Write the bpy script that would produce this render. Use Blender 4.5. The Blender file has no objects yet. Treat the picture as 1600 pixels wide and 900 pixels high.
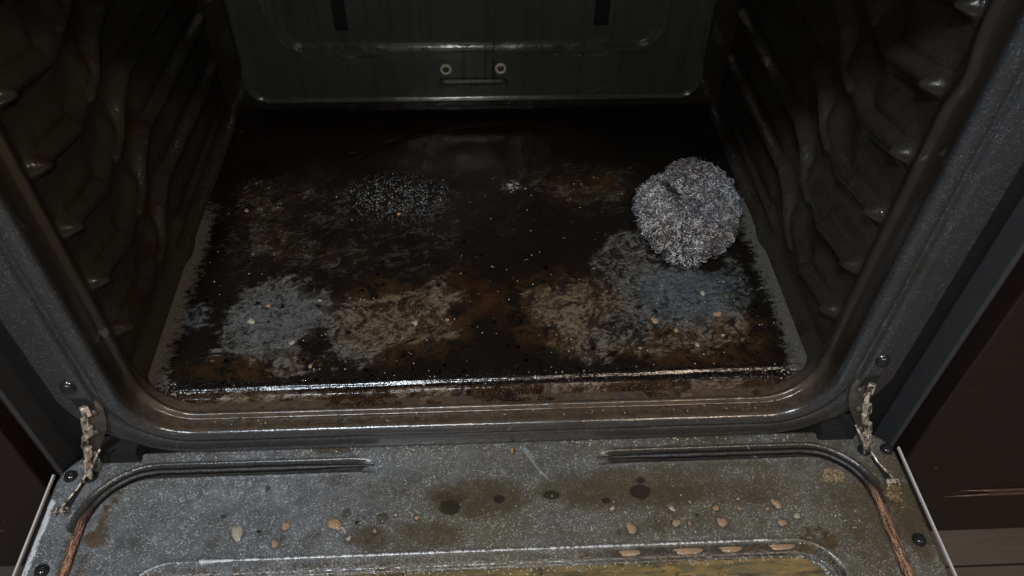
import bpy, math, random
import numpy as np
from mathutils import Vector, Matrix

# ------------------------------------------------------------------ scene, camera, world, lamps
S = bpy.context.scene
S.render.engine = 'CYCLES'
S.view_settings.view_transform = 'Standard'
S.view_settings.look = 'None'
S.view_settings.gamma = 1
S.view_settings.exposure = 0.18
S.cycles.max_bounces = 8
S.cycles.sample_clamp_indirect = 4.0
rng = np.random.default_rng(7)
random.seed(7)
COL = S.collection

CAM = Vector((-0.0048, -0.3495, 0.5255))
pitch, yaw, roll = 0.8093, 0.0656, 0.0244
fw = Vector((math.sin(yaw)*math.cos(pitch), math.cos(yaw)*math.cos(pitch), -math.sin(pitch)))
rt = Vector((math.cos(yaw), -math.sin(yaw), 0)); up = rt.cross(fw)
r2 = rt*math.cos(roll)+up*math.sin(roll); u2 = up*math.cos(roll)-rt*math.sin(roll)
cd = bpy.data.cameras.new('camera'); cam = bpy.data.objects.new('camera', cd); COL.objects.link(cam)
cam.matrix_world = Matrix(((r2.x, u2.x, -fw.x, CAM.x), (r2.y, u2.y, -fw.y, CAM.y), (r2.z, u2.z, -fw.z, CAM.z), (0, 0, 0, 1)))
cd.sensor_width = 36; cd.lens = 1231.56/1600*36; cd.clip_start = 0.01; cd.clip_end = 50
S.camera = cam

W = bpy.data.worlds.new('World'); S.world = W; W.use_nodes = True
W.node_tree.nodes['Background'].inputs[0].default_value = (0.9, 0.95, 1.0, 1)
W.node_tree.nodes['Background'].inputs[1].default_value = 0.03

def area(name, loc, target, size, power, col):
    l = bpy.data.lights.new(name, 'AREA'); l.shape = 'DISK'; l.size = size; l.energy = power; l.color = col
    o = bpy.data.objects.new(name, l); COL.objects.link(o); o.location = loc
    o.rotation_euler = (Vector(target)-Vector(loc)).to_track_quat('-Z', 'Y').to_euler()
    return o
area('phone_flash', (-0.030, -0.365, 0.575), (0.0, 0.03, 0.0), 0.016, 1.15, (1.0, 0.97, 0.93))
area('ceiling_lamp_cool', (-0.38, -0.85, 1.42), (-0.05, 0.0, 0), 0.16, 17.0, (0.80, 0.90, 1.0))
area('ceiling_lamp_warm', (0.60, -1.00, 1.35), (0.10, 0.05, 0), 0.14, 8.0, (1.0, 0.80, 0.60))
area('fill_light_behind', (-0.10, -1.9, 0.55), (0.0, 0.3, 0.05), 0.35, 0.6, (1.0, 0.95, 0.86))  # added fill light, brightens the back panel and side walls

# ------------------------------------------------------------------ object helpers
def link(o, parent=None):
    COL.objects.link(o)
    if parent is not None:
        o.parent = parent
        if parent.type == 'EMPTY': o.matrix_parent_inverse = Matrix.Translation(parent.location).inverted()
    return o

def mesh_obj(name, V, F, mat, parent=None, smooth=True, attrs=None):
    me = bpy.data.meshes.new(name)
    me.from_pydata([tuple(map(float, v)) for v in V], [], [tuple(map(int, f)) for f in F])
    if attrs:
        for k, a in attrs.items():
            at = me.attributes.new(k, 'FLOAT', 'POINT'); at.data.foreach_set('value', np.asarray(a, dtype=np.float32).ravel())
    me.materials.append(mat)
    if smooth: me.polygons.foreach_set('use_smooth', [True]*len(me.polygons))
    me.update()
    return link(bpy.data.objects.new(name, me), parent)

def tag(o, label=None, cat=None, group=None, kind=None):
    if label: o['label'] = label
    if cat: o['category'] = cat
    if group: o['group'] = group
    if kind: o['kind'] = kind
    return o

def empty(name, loc):
    o = bpy.data.objects.new(name, None); COL.objects.link(o); o.location = loc; o.empty_display_size = .05
    return o

def grid_faces(nu, nv, keep=None, flip=False, closed_u=False):
    i, j = np.meshgrid(np.arange(nu if closed_u else nu-1), np.arange(nv-1), indexing='ij')
    i2 = (i+1) % nu
    F = np.stack([i*nv+j, i2*nv+j, i2*nv+j+1, i*nv+j+1], -1)
    if keep is not None: F = F[keep]
    F = F.reshape(-1, 4)
    return F[:, ::-1] if flip else F

class MB:
    def __init__(s): s.V = []; s.F = []
    def add(s, V, F):
        n = len(s.V); s.V += [tuple(v) for v in V]; s.F += [tuple(i+n for i in f) for f in F]; return s
    def box(s, c, d, rot=None):
        c = Vector(c); R = rot or Matrix.Identity(3)
        V = [c+R@Vector((x*d[0]/2, y*d[1]/2, z*d[2]/2)) for x in (-1, 1) for y in (-1, 1) for z in (-1, 1)]
        return s.add(V, [(0, 1, 3, 2), (4, 6, 7, 5), (0, 4, 5, 1), (2, 3, 7, 6), (0, 2, 6, 4), (1, 5, 7, 3)])
    def tube(s, P, r, n=10, cap=True):
        P = [Vector(p) for p in P]; rr = r if hasattr(r, '__len__') else [r]*len(P); V = []; nrm = None
        for i, p in enumerate(P):
            t = (P[min(i+1, len(P)-1)]-P[max(i-1, 0)]).normalized()
            if nrm is None: nrm = t.orthogonal().normalized()
            nrm = (nrm-t*nrm.dot(t)).normalized(); b = t.cross(nrm)
            V += [p+(nrm*math.cos(a)+b*math.sin(a))*rr[i] for a in [2*math.pi*k/n for k in range(n)]]
        F = [(i*n+k, i*n+(k+1) % n, (i+1)*n+(k+1) % n, (i+1)*n+k) for i in range(len(P)-1) for k in range(n)]
        if cap: F += [tuple(range(n))[::-1], tuple((len(P)-1)*n+k for k in range(n))]
        return s.add(V, F)
    def lathe(s, c, prof, axis=(0, 0, 1), n=28):
        q = Vector((0, 0, 1)).rotation_difference(Vector(axis)).to_matrix(); c = Vector(c); V = []
        for (r, h) in prof:
            V += [c+q@Vector((r*math.cos(2*math.pi*k/n), r*math.sin(2*math.pi*k/n), h)) for k in range(n)]
        F = [(i*n+k, i*n+(k+1) % n, (i+1)*n+(k+1) % n, (i+1)*n+k) for i in range(len(prof)-1) for k in range(n)]
        F.append(tuple((len(prof)-1)*n+k for k in range(n)))
        return s.add(V, F)
    def build(s, name, mat, parent=None, smooth=True): return mesh_obj(name, s.V, s.F, mat, parent, smooth)

# numpy value noise
def vnoise(x, y, seed=0):
    r = np.random.default_rng(seed).random((256, 256))
    xi = np.floor(x).astype(int); yi = np.floor(y).astype(int); fx = x-xi; fy = y-yi
    fx = fx*fx*(3-2*fx); fy = fy*fy*(3-2*fy)
    g = lambda a, b: r[a % 256, b % 256]
    return (g(xi, yi)*(1-fx)+g(xi+1, yi)*fx)*(1-fy)+(g(xi, yi+1)*(1-fx)+g(xi+1, yi+1)*fx)*fy
def fbm(x, y, seed=0, o=4):
    return sum(vnoise(x*2**k, y*2**k, seed+k)*.5**k for k in range(o))/sum(.5**k for k in range(o))
def sst(a, b, x):
    t = np.clip((x-a)/(b-a), 0, 1); return t*t*(3-2*t)
def poly_sd(X, Y, P):
    P = np.array(P); d = np.full(X.shape, 1e9); ins = np.zeros(X.shape, bool); n = len(P)
    for i in range(n):
        a = P[i]; b = P[(i+1) % n]; e = b-a; t = np.clip(((X-a[0])*e[0]+(Y-a[1])*e[1])/(e@e), 0, 1)
        d = np.minimum(d, np.hypot(X-a[0]-t*e[0], Y-a[1]-t*e[1]))
        c = (a[1] > Y) != (b[1] > Y)
        with np.errstate(divide='ignore', invalid='ignore'):
            ins ^= c & (X < (b[0]-a[0])*(Y-a[1])/(b[1]-a[1])+a[0])
    return np.where(ins, d, -d)
def rr_sd(X, Y, cx, cy, hx, hy, r):          # rounded rectangle, negative inside
    qx = np.abs(X-cx)-hx+r; qy = np.abs(Y-cy)-hy+r
    return np.hypot(np.maximum(qx, 0), np.maximum(qy, 0))+np.minimum(np.maximum(qx, qy), 0)-r

# ------------------------------------------------------------------ node helpers
class NT:
    def __init__(s, name):
        s.m = bpy.data.materials.new(name); s.m.use_nodes = True; s.t = s.m.node_tree
        s.b = s.t.nodes['Principled BSDF']; s.co = s.t.nodes.new('ShaderNodeTexCoord').outputs['Object']
    def lk(s, v, sock):
        if isinstance(v, bpy.types.NodeSocket): s.t.links.new(v, sock)
        elif isinstance(v, tuple) and len(v) == 3 and sock.type == 'RGBA': sock.default_value = (*v, 1)
        else: sock.default_value = v
    def math(s, op, a, b=0.0, c=0.0, clamp=False):
        n = s.t.nodes.new('ShaderNodeMath'); n.operation = op; n.use_clamp = clamp
        s.lk(a, n.inputs[0]); s.lk(b, n.inputs[1]); s.lk(c, n.inputs[2]); return n.outputs[0]
    def mapr(s, v, a, b, c=0.0, d=1.0, smooth=True):
        n = s.t.nodes.new('ShaderNodeMapRange'); n.interpolation_type = 'SMOOTHSTEP' if smooth else 'LINEAR'
        s.lk(v, n.inputs[0]); n.inputs[1].default_value = a; n.inputs[2].default_value = b; n.inputs[3].default_value = c; n.inputs[4].default_value = d
        return n.outputs[0]
    def scale(s, sc, rot=(0, 0, 0), co=None):
        co = co or s.co
        if any(rot):                                   # turn first, stretch afterwards
            q = s.t.nodes.new('ShaderNodeMapping'); q.inputs['Rotation'].default_value = tuple(-a for a in rot); s.lk(co, q.inputs[0]); co = q.outputs[0]
        n = s.t.nodes.new('ShaderNodeMapping'); n.inputs['Scale'].default_value = sc
        s.lk(co, n.inputs[0]); return n.outputs[0]
    def noise(s, scale, detail=3, rough=.55, dist=0.0, co=None):
        n = s.t.nodes.new('ShaderNodeTexNoise'); s.lk(co or s.co, n.inputs['Vector']); n.inputs['Scale'].default_value = scale
        n.inputs['Detail'].default_value = detail; n.inputs['Roughness'].default_value = rough; n.inputs['Distortion'].default_value = dist
        return n.outputs[0]
    def voro(s, scale, out='Distance', co=None, feat='F1'):
        n = s.t.nodes.new('ShaderNodeTexVoronoi'); n.feature = feat; s.lk(co or s.co, n.inputs['Vector']); n.inputs['Scale'].default_value = scale
        return n.outputs[out]
    def attr(s, name):
        n = s.t.nodes.new('ShaderNodeAttribute'); n.attribute_name = name; return n.outputs['Fac']
    def mix(s, f, a, b):
        n = s.t.nodes.new('ShaderNodeMix'); n.data_type = 'RGBA'; s.lk(f, n.inputs[0]); s.lk(a, n.inputs[6]); s.lk(b, n.inputs[7]); return n.outputs[2]
    def sep(s, v):
        n = s.t.nodes.new('ShaderNodeSeparateXYZ'); s.lk(v, n.inputs[0]); return n.outputs
    def bump(s, h, strength=.5, dist=.001, nrm=None):
        n = s.t.nodes.new('ShaderNodeBump'); n.inputs['Strength'].default_value = strength; n.inputs['Distance'].default_value = dist
        s.lk(h, n.inputs['Height'])
        if nrm: s.lk(nrm, n.inputs['Normal'])
        return n.outputs[0]
    def out(s, color=None, rough=None, normal=None, **k):
        if color is not None: s.lk(color, s.b.inputs['Base Color'])
        if rough is not None: s.lk(rough, s.b.inputs['Roughness'])
        if normal is not None: s.lk(normal, s.b.inputs['Normal'])
        for n, v in k.items(): s.lk(v, s.b.inputs[n.replace('_', ' ')])
        return s.m

def speckle(n, scale=900, lo=.55, hi=1.0):   # fine pale flecks of the enamel
    c = n.voro(scale, 'Color'); x = n.sep(c)[0]
    d = n.mapr(n.voro(scale, 'Distance'), .15, .7, 1, 0)
    a = n.math('MULTIPLY', n.mapr(x, lo, hi), d)
    c2 = n.sep(n.voro(scale*.5, 'Color'))[1]
    b = n.math('MULTIPLY', n.mapr(c2, .90, 1.04), n.mapr(n.voro(scale*.5, 'Distance'), .1, .5, 1, 0))
    p = n.mapr(n.noise(scale*.18, 3, .6), .35, .65, .25, 1)
    return n.math('MULTIPLY', n.math('MAXIMUM', a, b), p)

def enamel(name, base, fleck, rough=.3, brown=(.05, .03, .015), bs=.25, grime=.5, glo=.62):
    n = NT(name); sp = speckle(n); big = n.noise(14, 4, .6)
    col = n.mix(n.noise(900, 2), tuple(c*.6 for c in base), tuple(c*1.4 for c in base))
    col = n.mix(sp, col, fleck)
    g = n.mapr(n.noise(22, 6, .65, .6), glo-.12, glo+.08, 0, grime)
    col = n.mix(g, col, brown)
    scr = n.mapr(n.noise(60, 2, .5, 0, n.scale((8, .6, 1), (0, 0, .5))), .70, .74, 0, .25)
    col = n.mix(scr, col, fleck)
    h = n.math('ADD', n.noise(700, 2), n.math('MULTIPLY', n.noise(120, 3), 1.5))
    rg = n.math('ADD', n.math('MULTIPLY', n.noise(35, 4), .25), rough-.1)
    return n.out(col, rg, n.bump(h, bs, .0006), Specular_IOR_Level=.5)

M = {}
def m_frame():
    n = NT('frame_enamel'); sp = speckle(n, 900, .5, 1.0)
    col = n.mix(n.noise(900, 2), (.017, .018, .020), (.038, .041, .045))
    col = n.mix(n.math('MULTIPLY', sp, .42), col, (.20, .21, .225))
    baked = n.mix(n.noise(120, 4, .6), (.012, .009, .007), (.030, .024, .019))
    t = n.math('ADD', n.attr('inner'), n.math('MULTIPLY', n.math('SUBTRACT', n.noise(60, 5, .65), .5), .5))
    col = n.mix(n.mapr(t, .35, .65), col, baked)
    lip = n.math('MULTIPLY', n.attr('lip'), n.mapr(n.noise(60, 6, .72, .7), .30, .56, .35, 1))
    col = n.mix(lip, col, n.mix(n.noise(170, 4), (.02, .011, .006), (.12, .085, .055)))
    col = n.mix(n.mapr(n.noise(22, 6, .65, .6), .50, .70, 0, .45), col, (.022, .018, .013))
    scr = n.mapr(n.noise(1, 3, .5, .2, n.scale((90, 90, 7), (0, .5, 0))), .68, .73, 0, .2)
    col = n.mix(scr, col, (.25, .25, .26))
    h = n.math('ADD', n.noise(700, 2), n.math('MULTIPLY', n.noise(120, 3), 1.5))
    h = n.math('ADD', h, n.math('MULTIPLY', lip, 2))
    return n.out(col, n.math('ADD', n.math('MULTIPLY', n.noise(35, 4), .22), .08), n.bump(h, .22, .0006), Specular_IOR_Level=.7)
M['frame'] = m_frame()
def m_wall():
    n = NT('cavity_enamel'); sp = speckle(n, 800, .7, 1.0)
    col = n.mix(n.noise(500, 2), (.014, .0115, .0092), (.030, .025, .020))
    col = n.mix(n.math('MULTIPLY', sp, .35), col, (.07, .065, .06))
    col = n.mix(n.mapr(n.noise(26, 6, .65, .5), .52, .62, 0, .8), col, (.018, .011, .007))
    h = n.math('ADD', n.noise(260, 4), n.math('MULTIPLY', n.noise(60, 4, .6, .5), 3))
    h = n.math('ADD', h, n.math('MULTIPLY', n.mapr(n.voro(230), .15, .4, 1, 0), n.math('MULTIPLY', n.mapr(n.noise(48, 3), .52, .6), 1.2)))
    return n.out(col, n.math('ADD', n.math('MULTIPLY', n.noise(70, 5, .7), .34), .07), n.bump(h, .22, .0010))
M['wall'] = m_wall()
def m_back():
    n = NT('back_cover_enamel')
    col = n.mix(n.noise(500, 2), (.034, .041, .032), (.052, .061, .047))
    drip = n.math('MULTIPLY', n.mapr(n.noise(1, 4, .6, 0, n.scale((160, 1, 6))), .50, .62), n.attr('drip'))
    col = n.mix(drip, col, (.018, .016, .012))
    col = n.mix(n.attr('dirt'), col, (.012, .012, .010))
    col = n.mix(n.mapr(n.noise(18, 6, .7, 1), .56, .68, 0, .6), col, (.04, .035, .025))
    h = n.math('ADD', n.noise(300, 3), n.math('MULTIPLY', n.noise(50, 3), 2))
    return n.out(col, n.math('ADD', n.math('MULTIPLY', n.noise(60, 4), .25), .06), n.bump(h, .2, .0006))
M['back'] = m_back()

def m_floor():
    n = NT('cavity_floor_grease')
    cl, br, bl, rust, strip, fk = [n.attr(a) for a in ('clean', 'brown', 'blue', 'rust', 'strip', 'fleck')]
    # scrub strokes: warped, stretched noise in two directions
    s1 = n.noise(1, 6, .65, 1.2, n.scale((24, 90, 30), (0, 0, .62)))
    s2 = n.noise(1, 6, .65, 1.4, n.scale((28, 85, 30), (0, 0, .1)))
    s3 = n.noise(90, 6, .65, 1.0)
    sel = n.mapr(n.noise(7, 2), .45, .55)
    sw = n.math('ADD', n.math('MULTIPLY', s1, n.math('SUBTRACT', 1.0, sel)), n.math('MULTIPLY', s2, sel))
    sw = n.math('ADD', n.math('MULTIPLY', sw, .65), n.math('MULTIPLY', s3, .35))
    t = n.math('ADD', cl, n.math('MULTIPLY', n.math('SUBTRACT', sw, .5), 4.6))
    def strokes(sc, rot, w, dist=1.8):
        v = n.noise(1, 3, .55, dist, n.scale(sc, (0, 0, rot)))
        return n.mapr(n.math('ABSOLUTE', n.math('SUBTRACT', v, .5)), .0, w, 1, 0)
    l1 = n.math('MAXIMUM', strokes((26, 120, 20), .62, .040, .9), strokes((34, 150, 20), .25, .036, 1.2))
    l2 = n.math('MAXIMUM', strokes((26, 140, 20), .38, .045, 1.0), strokes((36, 120, 20), -.45, .030, 1.6))
    l1 = n.math('MULTIPLY', l1, n.mapr(n.noise(30, 3), .36, .56))
    mask = n.math('MULTIPLY', n.mapr(t, .42, .98), n.mapr(n.noise(210, 4, .7, .5), .36, .52, .35, 1))
    mask = n.math('MULTIPLY', mask, n.math('SUBTRACT', 1.0, n.math('MULTIPLY', l1, n.math('SUBTRACT', .85, n.math('MULTIPLY', n.attr('smoothp'), .8)))))
    mask = n.math('MAXIMUM', mask, n.math('MULTIPLY', n.math('MULTIPLY', n.attr('faint'), l2), n.mapr(n.noise(38, 4, .65), .40, .62, 0, .75)))
    holes = n.math('MAXIMUM', n.mapr(n.noise(44, 6, .72, 1.6), .43, .52), n.math('MULTIPLY', n.attr('smoothp'), .85))
    mask = n.math('MULTIPLY', mask, n.math('MAXIMUM', holes, .12))
    # greyish feathered strip beside the walls
    s4 = n.noise(1, 5, .7, 1.5, n.scale((80, 150, 60), (0, 0, .3)))
    ms = n.mapr(n.math('ADD', strip, n.math('MULTIPLY', n.math('SUBTRACT', s4, .5), 2.2)), .30, .85)
    sp = speckle(n, 850, .55, 1.0)
    en = n.mix(sp, n.mix(n.noise(300, 3), (.065, .061, .054), (.130, .122, .106)), (.22, .22, .215))
    en = n.mix(bl, en, n.mix(sp, (.066, .080, .092), (.20, .22, .25)))
    tb = n.math('ADD', br, n.math('MULTIPLY', n.math('SUBTRACT', n.noise(70, 6, .75, 1.2), .5), 2.6))
    en = n.mix(n.mapr(tb, .25, 1.1, 0, .85), en, n.mix(n.noise(120, 5, .7), (.045, .026, .012), (.215, .150, .092)))
    gunk = n.mapr(n.noise(150, 6, .72, 1.0), .52, .64, 0, .85)
    en = n.mix(gunk, en, (.014, .009, .006))
    grease = n.mix(n.noise(25, 4, .6), (.003, .003, .0035), (.013, .009, .006))
    grease = n.mix(n.math('MULTIPLY', rust, n.mapr(n.noise(60, 5, .7, .5), .3, .7)), grease, (.042, .015, .007))
    near = n.mapr(br, .0, .9)
    grease = n.mix(n.math('MULTIPLY', near, n.mapr(n.noise(55, 5, .7, .8), .40, .62)), grease, (.036, .019, .008))
    fl = n.math('MULTIPLY', fk, n.mapr(n.voro(560, 'Distance'), .2, .42, 1, 0))
    fl = n.math('MULTIPLY', fl, n.mapr(n.noise(130, 3), .42, .54))
    grease = n.mix(fl, grease, (.22, .22, .23))
    col = n.mix(mask, grease, en)
    col = n.mix(ms, col, n.mix(sp, (.085, .076, .064), (.20, .19, .18)))
    r = n.math('ADD', n.math('MULTIPLY', mask, .22), n.math('MULTIPLY', n.noise(80, 4), .22))
    h = n.math('ADD', n.math('MULTIPLY', mask, -.9), n.math('MULTIPLY', n.noise(260, 4, .6), 1.3))
    h = n.math('ADD', h, n.math('MULTIPLY', n.math('MULTIPLY', sw, mask), 2.0))
    return n.out(col, r, n.bump(h, .45, .0007), Specular_IOR_Level=.45)
M['floor'] = m_floor()

def m_liner():
    n = NT('door_liner_enamel'); sp = speckle(n, 1000, .35, 1.0)
    col = n.mix(n.noise(900, 2), (.046, .051, .058), (.112, .120, .132))
    col = n.mix(n.mapr(n.noise(38, 5, .7), .38, .66, 0, .55), col, (.175, .187, .205))
    col = n.mix(sp, col, (.50, .52, .545))
    col = n.mix(n.mapr(n.noise(9, 4, .6), .4, .62, 0, .5), col, n.mix(sp, (.055, .052, .042), (.36, .34, .29)))
    col = n.mix(n.math('MULTIPLY', n.attr('film'), .62), col, n.mix(sp, (.080, .068, .042), (.42, .37, .27)))
    tb = n.math('ADD', n.attr('olive'), n.math('MULTIPLY', n.math('SUBTRACT', n.noise(45, 6, .7, .4), .5), 1.5))
    col = n.mix(n.mapr(tb, .35, .95, 0, .72), col, (.050, .036, .016))
    td = n.math('ADD', n.attr('dark'), n.math('MULTIPLY', n.math('SUBTRACT', n.noise(160, 5, .65), .5), .9))
    col = n.mix(n.mapr(td, .35, .9, 0, .80), col, (.016, .013, .010))
    tg = n.math('ADD', n.attr('gunk'), n.math('MULTIPLY', n.math('SUBTRACT', n.noise(150, 6, .7, .6), .5), 2.2))
    col = n.mix(n.mapr(tg, .45, 1.0, 0, .92), col, n.mix(n.noise(90, 3), (.014, .009, .004), (.10, .062, .022)))
    tt = n.math('ADD', n.attr('tan'), n.math('MULTIPLY', n.math('SUBTRACT', n.noise(420, 5, .75, .6), .5), 3.4))
    col = n.mix(n.mapr(tt, .80, 1.25, 0, .85), col, n.mix(n.noise(300, 3), (.16, .10, .05), (.42, .30, .17)))
    tw = n.math('ADD', n.attr('pale_edge'), n.math('MULTIPLY', n.math('SUBTRACT', n.noise(1, 4, .7, .6, n.scale((420, 150, 90))), .5), 1.6))
    col = n.mix(n.mapr(tw, .55, .8), col, (.50, .50, .52))
    blk = n.attr('black'); col = n.mix(blk, col, (.008, .007, .006))
    scr = n.math('MULTIPLY', n.mapr(n.noise(1, 3, .5, .3, n.scale((60, 6, 1), (0, 0, .6))), .70, .72), .35)
    col = n.mix(scr, col, (.4, .41, .43))
    sm = n.mapr(n.noise(1, 5, .6, 1.2, n.scale((9, 26, 1), (0, 0, .5))), .52, .66, 0, .35)
    col = n.mix(sm, col, (.045, .040, .030))
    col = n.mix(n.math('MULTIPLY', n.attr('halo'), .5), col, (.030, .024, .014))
    h = n.math('ADD', n.noise(620, 2), n.math('MULTIPLY', n.noise(90, 4), 1.6))
    h = n.math('ADD', h, n.math('MULTIPLY', n.mapr(tg, .55, .8), 1.2))
    r = n.math('ADD', n.math('MULTIPLY', n.noise(30, 4), .3), .12)
    return n.out(col, r, n.bump(h, .35, .0007))
M['liner'] = m_liner()

def m_glass():
    n = NT('greasy_glass_painted_reflection')
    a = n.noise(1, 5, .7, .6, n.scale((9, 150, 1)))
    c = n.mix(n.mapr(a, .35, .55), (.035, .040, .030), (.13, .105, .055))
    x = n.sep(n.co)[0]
    gold = n.math('MULTIPLY', n.mapr(n.noise(1, 5, .65, .6, n.scale((40, 130, 1))), .38, .70), n.mapr(x, -.06, .14, .3, 1))  # golden cavity reflection painted into the glass colour
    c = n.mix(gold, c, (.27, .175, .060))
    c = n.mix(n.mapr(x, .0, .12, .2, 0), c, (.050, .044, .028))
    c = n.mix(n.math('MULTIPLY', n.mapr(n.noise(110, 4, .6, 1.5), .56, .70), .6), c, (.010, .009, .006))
    return n.out(c, .08, n.bump(n.noise(1, 5, .65, .8, n.scale((70, 170, 1))), .8, .0016), Coat_Weight=.6, Coat_Roughness=.05)
M['glass'] = m_glass()
def plain(name, c1, c2, rough, scale=80, metal=0.0, bump=.15, dist=.0006, **k):
    n = NT(name); col = n.mix(n.noise(scale, 5, .65), c1, c2)
    return n.out(col, n.math('ADD', n.math('MULTIPLY', n.noise(scale*1.7, 3), .2), rough-.1), n.bump(n.noise(scale*3, 3), bump, dist), Metallic=metal, **k)
M['black'] = plain('black_steel', (.006, .006, .007), (.012, .012, .013), .35)
M['sidegrey'] = plain('dark_grey_side_trim', (.030, .030, .031), (.045, .044, .044), .5)
M['void'] = plain('dark_hollow', (.002, .002, .002), (.004, .003, .003), .9)
M['screw'] = plain('black_screw_head', (.010, .010, .011), (.02, .02, .02), .16, 200)
M['steel'] = plain('door_edge_steel', (.50, .49, .47), (.72, .70, .67), .35, 60, .25)
def m_hinge():
    n = NT('worn_hinge_steel'); g = n.noise(1, 5, .7, .5, n.scale((300, 200, 110)))
    col = n.mix(n.mapr(g, .40, .60), (.045, .034, .025), (.66, .56, .45))
    return n.out(col, n.mapr(g, .3, .7, .5, .22), n.bump(n.noise(500, 4), .5, .0008), Metallic=.4)
M['hinge'] = m_hinge()
M['hingedark'] = plain('sooty_hinge_plate', (.030, .025, .020), (.11, .092, .075), .4, 180, .3, .6, .001)
M['moulding'] = plain('worn_reddish_moulding', (.030, .014, .010), (.12, .065, .048), .3, 120)
M['ring'] = plain('bare_screw_ring', (.40, .38, .31), (.62, .60, .50), .35, 300, .0)
M['rustcore'] = plain('burnt_socket', (.03, .018, .008), (.07, .045, .02), .5, 300)
M['wood'] = None
def m_gasket():
    n = NT('braided_door_gasket'); u = n.attr('brown')
    w = n.voro(520); w2 = n.noise(1, 3, .6, .4, n.scale((900, 90, 400)))
    dark = n.mix(n.noise(140, 4), (.004, .004, .004), (.014, .012, .011))
    rust = n.mix(n.mapr(w2, .40, .58), (.06, .030, .018), (.34, .18, .11))
    col = n.mix(u, dark, rust)
    h = n.math('ADD', w, w2)
    return n.out(col, n.math('ADD', n.math('MULTIPLY', u, .1), .50), n.bump(n.math('MULTIPLY', h, n.math('ADD', n.math('MULTIPLY', u, .8), .2)), .7, .0012))
M['gasket'] = m_gasket()
def m_cab():
    n = NT('dark_brown_cabinet_paint')
    col = n.mix(n.noise(6, 4, .6), (.0125, .0075, .0065), (.019, .0115, .0098))
    col = n.mix(n.mapr(n.noise(1, 5, .7, .3, n.scale((14, 200, 140))), .64, .68, 0, .5), col, (.05, .032, .026))
    sp = n.math('MULTIPLY', n.mapr(n.voro(55), .05, .09, 1, 0), n.mapr(n.sep(n.voro(55, 'Color'))[0], .82, .84))
    col = n.mix(sp, col, (.09, .06, .05))
    return n.out(col, n.math('ADD', n.math('MULTIPLY', n.noise(40), .2), .3), n.bump(n.noise(90, 4), .15, .0008))
M['cab'] = m_cab()
def m_kfloor():
    n = NT('grey_brown_floorboards')
    st = n.noise(1, 6, .65, .5, n.scale((7, 90, 1)))
    col = n.mix(st, (.050, .034, .026), (.150, .115, .095))
    y = n.sep(n.co)[1]
    ln = n.mapr(n.math('ABSOLUTE', n.math('SUBTRACT', n.math('FRACT', n.math('MULTIPLY', y, 7.5)), .5)), .485, .498)
    col = n.mix(ln, col, (.012, .008, .006))
    return n.out(col, .45, n.bump(st, .2, .001))
M['kfloor'] = m_kfloor()
def m_bead(name, tint, tr, rough=.06, tan=(.3, .2, .12)):
    n = NT(name); col = n.mix(n.noise(2.5, 4), tuple(c*.6 for c in tint), tint)
    oc = n.math('MULTIPLY', n.mapr(n.noise(1.7, 3), .35, .7), 1.0)
    col = n.mix(n.math('MULTIPLY', oc, .55), col, tuple(c*.35 for c in tint))
    return n.out(col, rough, n.bump(n.noise(3, 4), .3, .05), Transmission_Weight=tr, IOR=1.38)
M['tan'] = m_bead('tan_grease_droplet', (.66, .43, .26), .40, .10)
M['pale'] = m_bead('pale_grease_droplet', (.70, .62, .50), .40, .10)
M['clear'] = m_bead('clear_wet_bead', (.95, .94, .92), 1.0, .04)
M['smoky'] = m_bead('smoky_wet_bead', (.22, .19, .15), .6, .08)
M['crumb'] = m_bead('orange_crumb', (.62, .30, .11), 0, .4)
def m_wool():
    n = NT('steel_wool_wire')
    col = n.mix(n.mapr(n.noise(26, 3), .42, .64), (1.0, .98, 1.0), (.92, .80, .72))
    col = n.mix(n.attr('tone'), (.02, .018, .018), col)
    return n.out(col, .25, None, Metallic=.2)
M['wool'] = m_wool()

# ------------------------------------------------------------------ KITCHEN FLOOR and CABINETS
kf = mesh_obj('floor', [(-3, -3, -.30), (3, -3, -.30), (3, 1.2, -.30), (-3, 1.2, -.30)], [(0, 1, 2, 3)], M['kfloor'], None, False)
tag(kf, kind='structure')

def cabinet(side, label):
    root = empty('cabinet', (side*.70, .0, -.30)); x0 = .3615
    b = MB(); xc = (x0+1.25)/2
    b.box((side*xc, .3275, .165), (1.25-x0, .625, .74)); b.build('carcass', M['cab'], root, False)
    b = MB(); b.box((side*xc, .36, -.255), (1.25-x0-.01, .56, .089)); b.build('toe_kick', M['void'], root, False)
    # front sheet with a moulded drawer panel: bevelled frame round a sunken field
    xs, xe = x0+.002, 1.25
    def front(z0, z1, name):
        f = MB(); w = .065 if z1-z0 > .2 else .0
        f.box((side*(xs+xe)/2, .006, (z0+z1)/2), (xe-xs, .018, z1-z0)); o = f.build(name, M['cab'], root, False)
        bv = o.modifiers.new('bevel', 'BEVEL'); bv.width = .0022; bv.segments = 3
        return o
    front(-.207, .53, 'door_front')
    for zc, dz in ((-.1235, 0), (-.1305, 1)):
        m = MB(); m.tube([(side*(.437-.012*dz+.0), -.0035, zc-.004*dz), (side*.47, -.0045, zc), (side*1.2, -.0045, zc+.001)], [.0003, .0016, .0016], 8)
        m.build('moulding', M['moulding'], root)
    tag(root, label, 'cabinet', 'cabinets either side of the oven')
cabinet(1, 'dark brown cabinet right of the oven with a thin moulding line on its face')
cabinet(-1, 'dark brown cabinet left of the oven with a small scuff on its face')

# ------------------------------------------------------------------ OVEN
oven = empty('oven', (0, 0, -.30))
tag(oven, 'dirty dark enamel oven with its door hanging open between two brown cabinets', 'oven')

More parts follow.
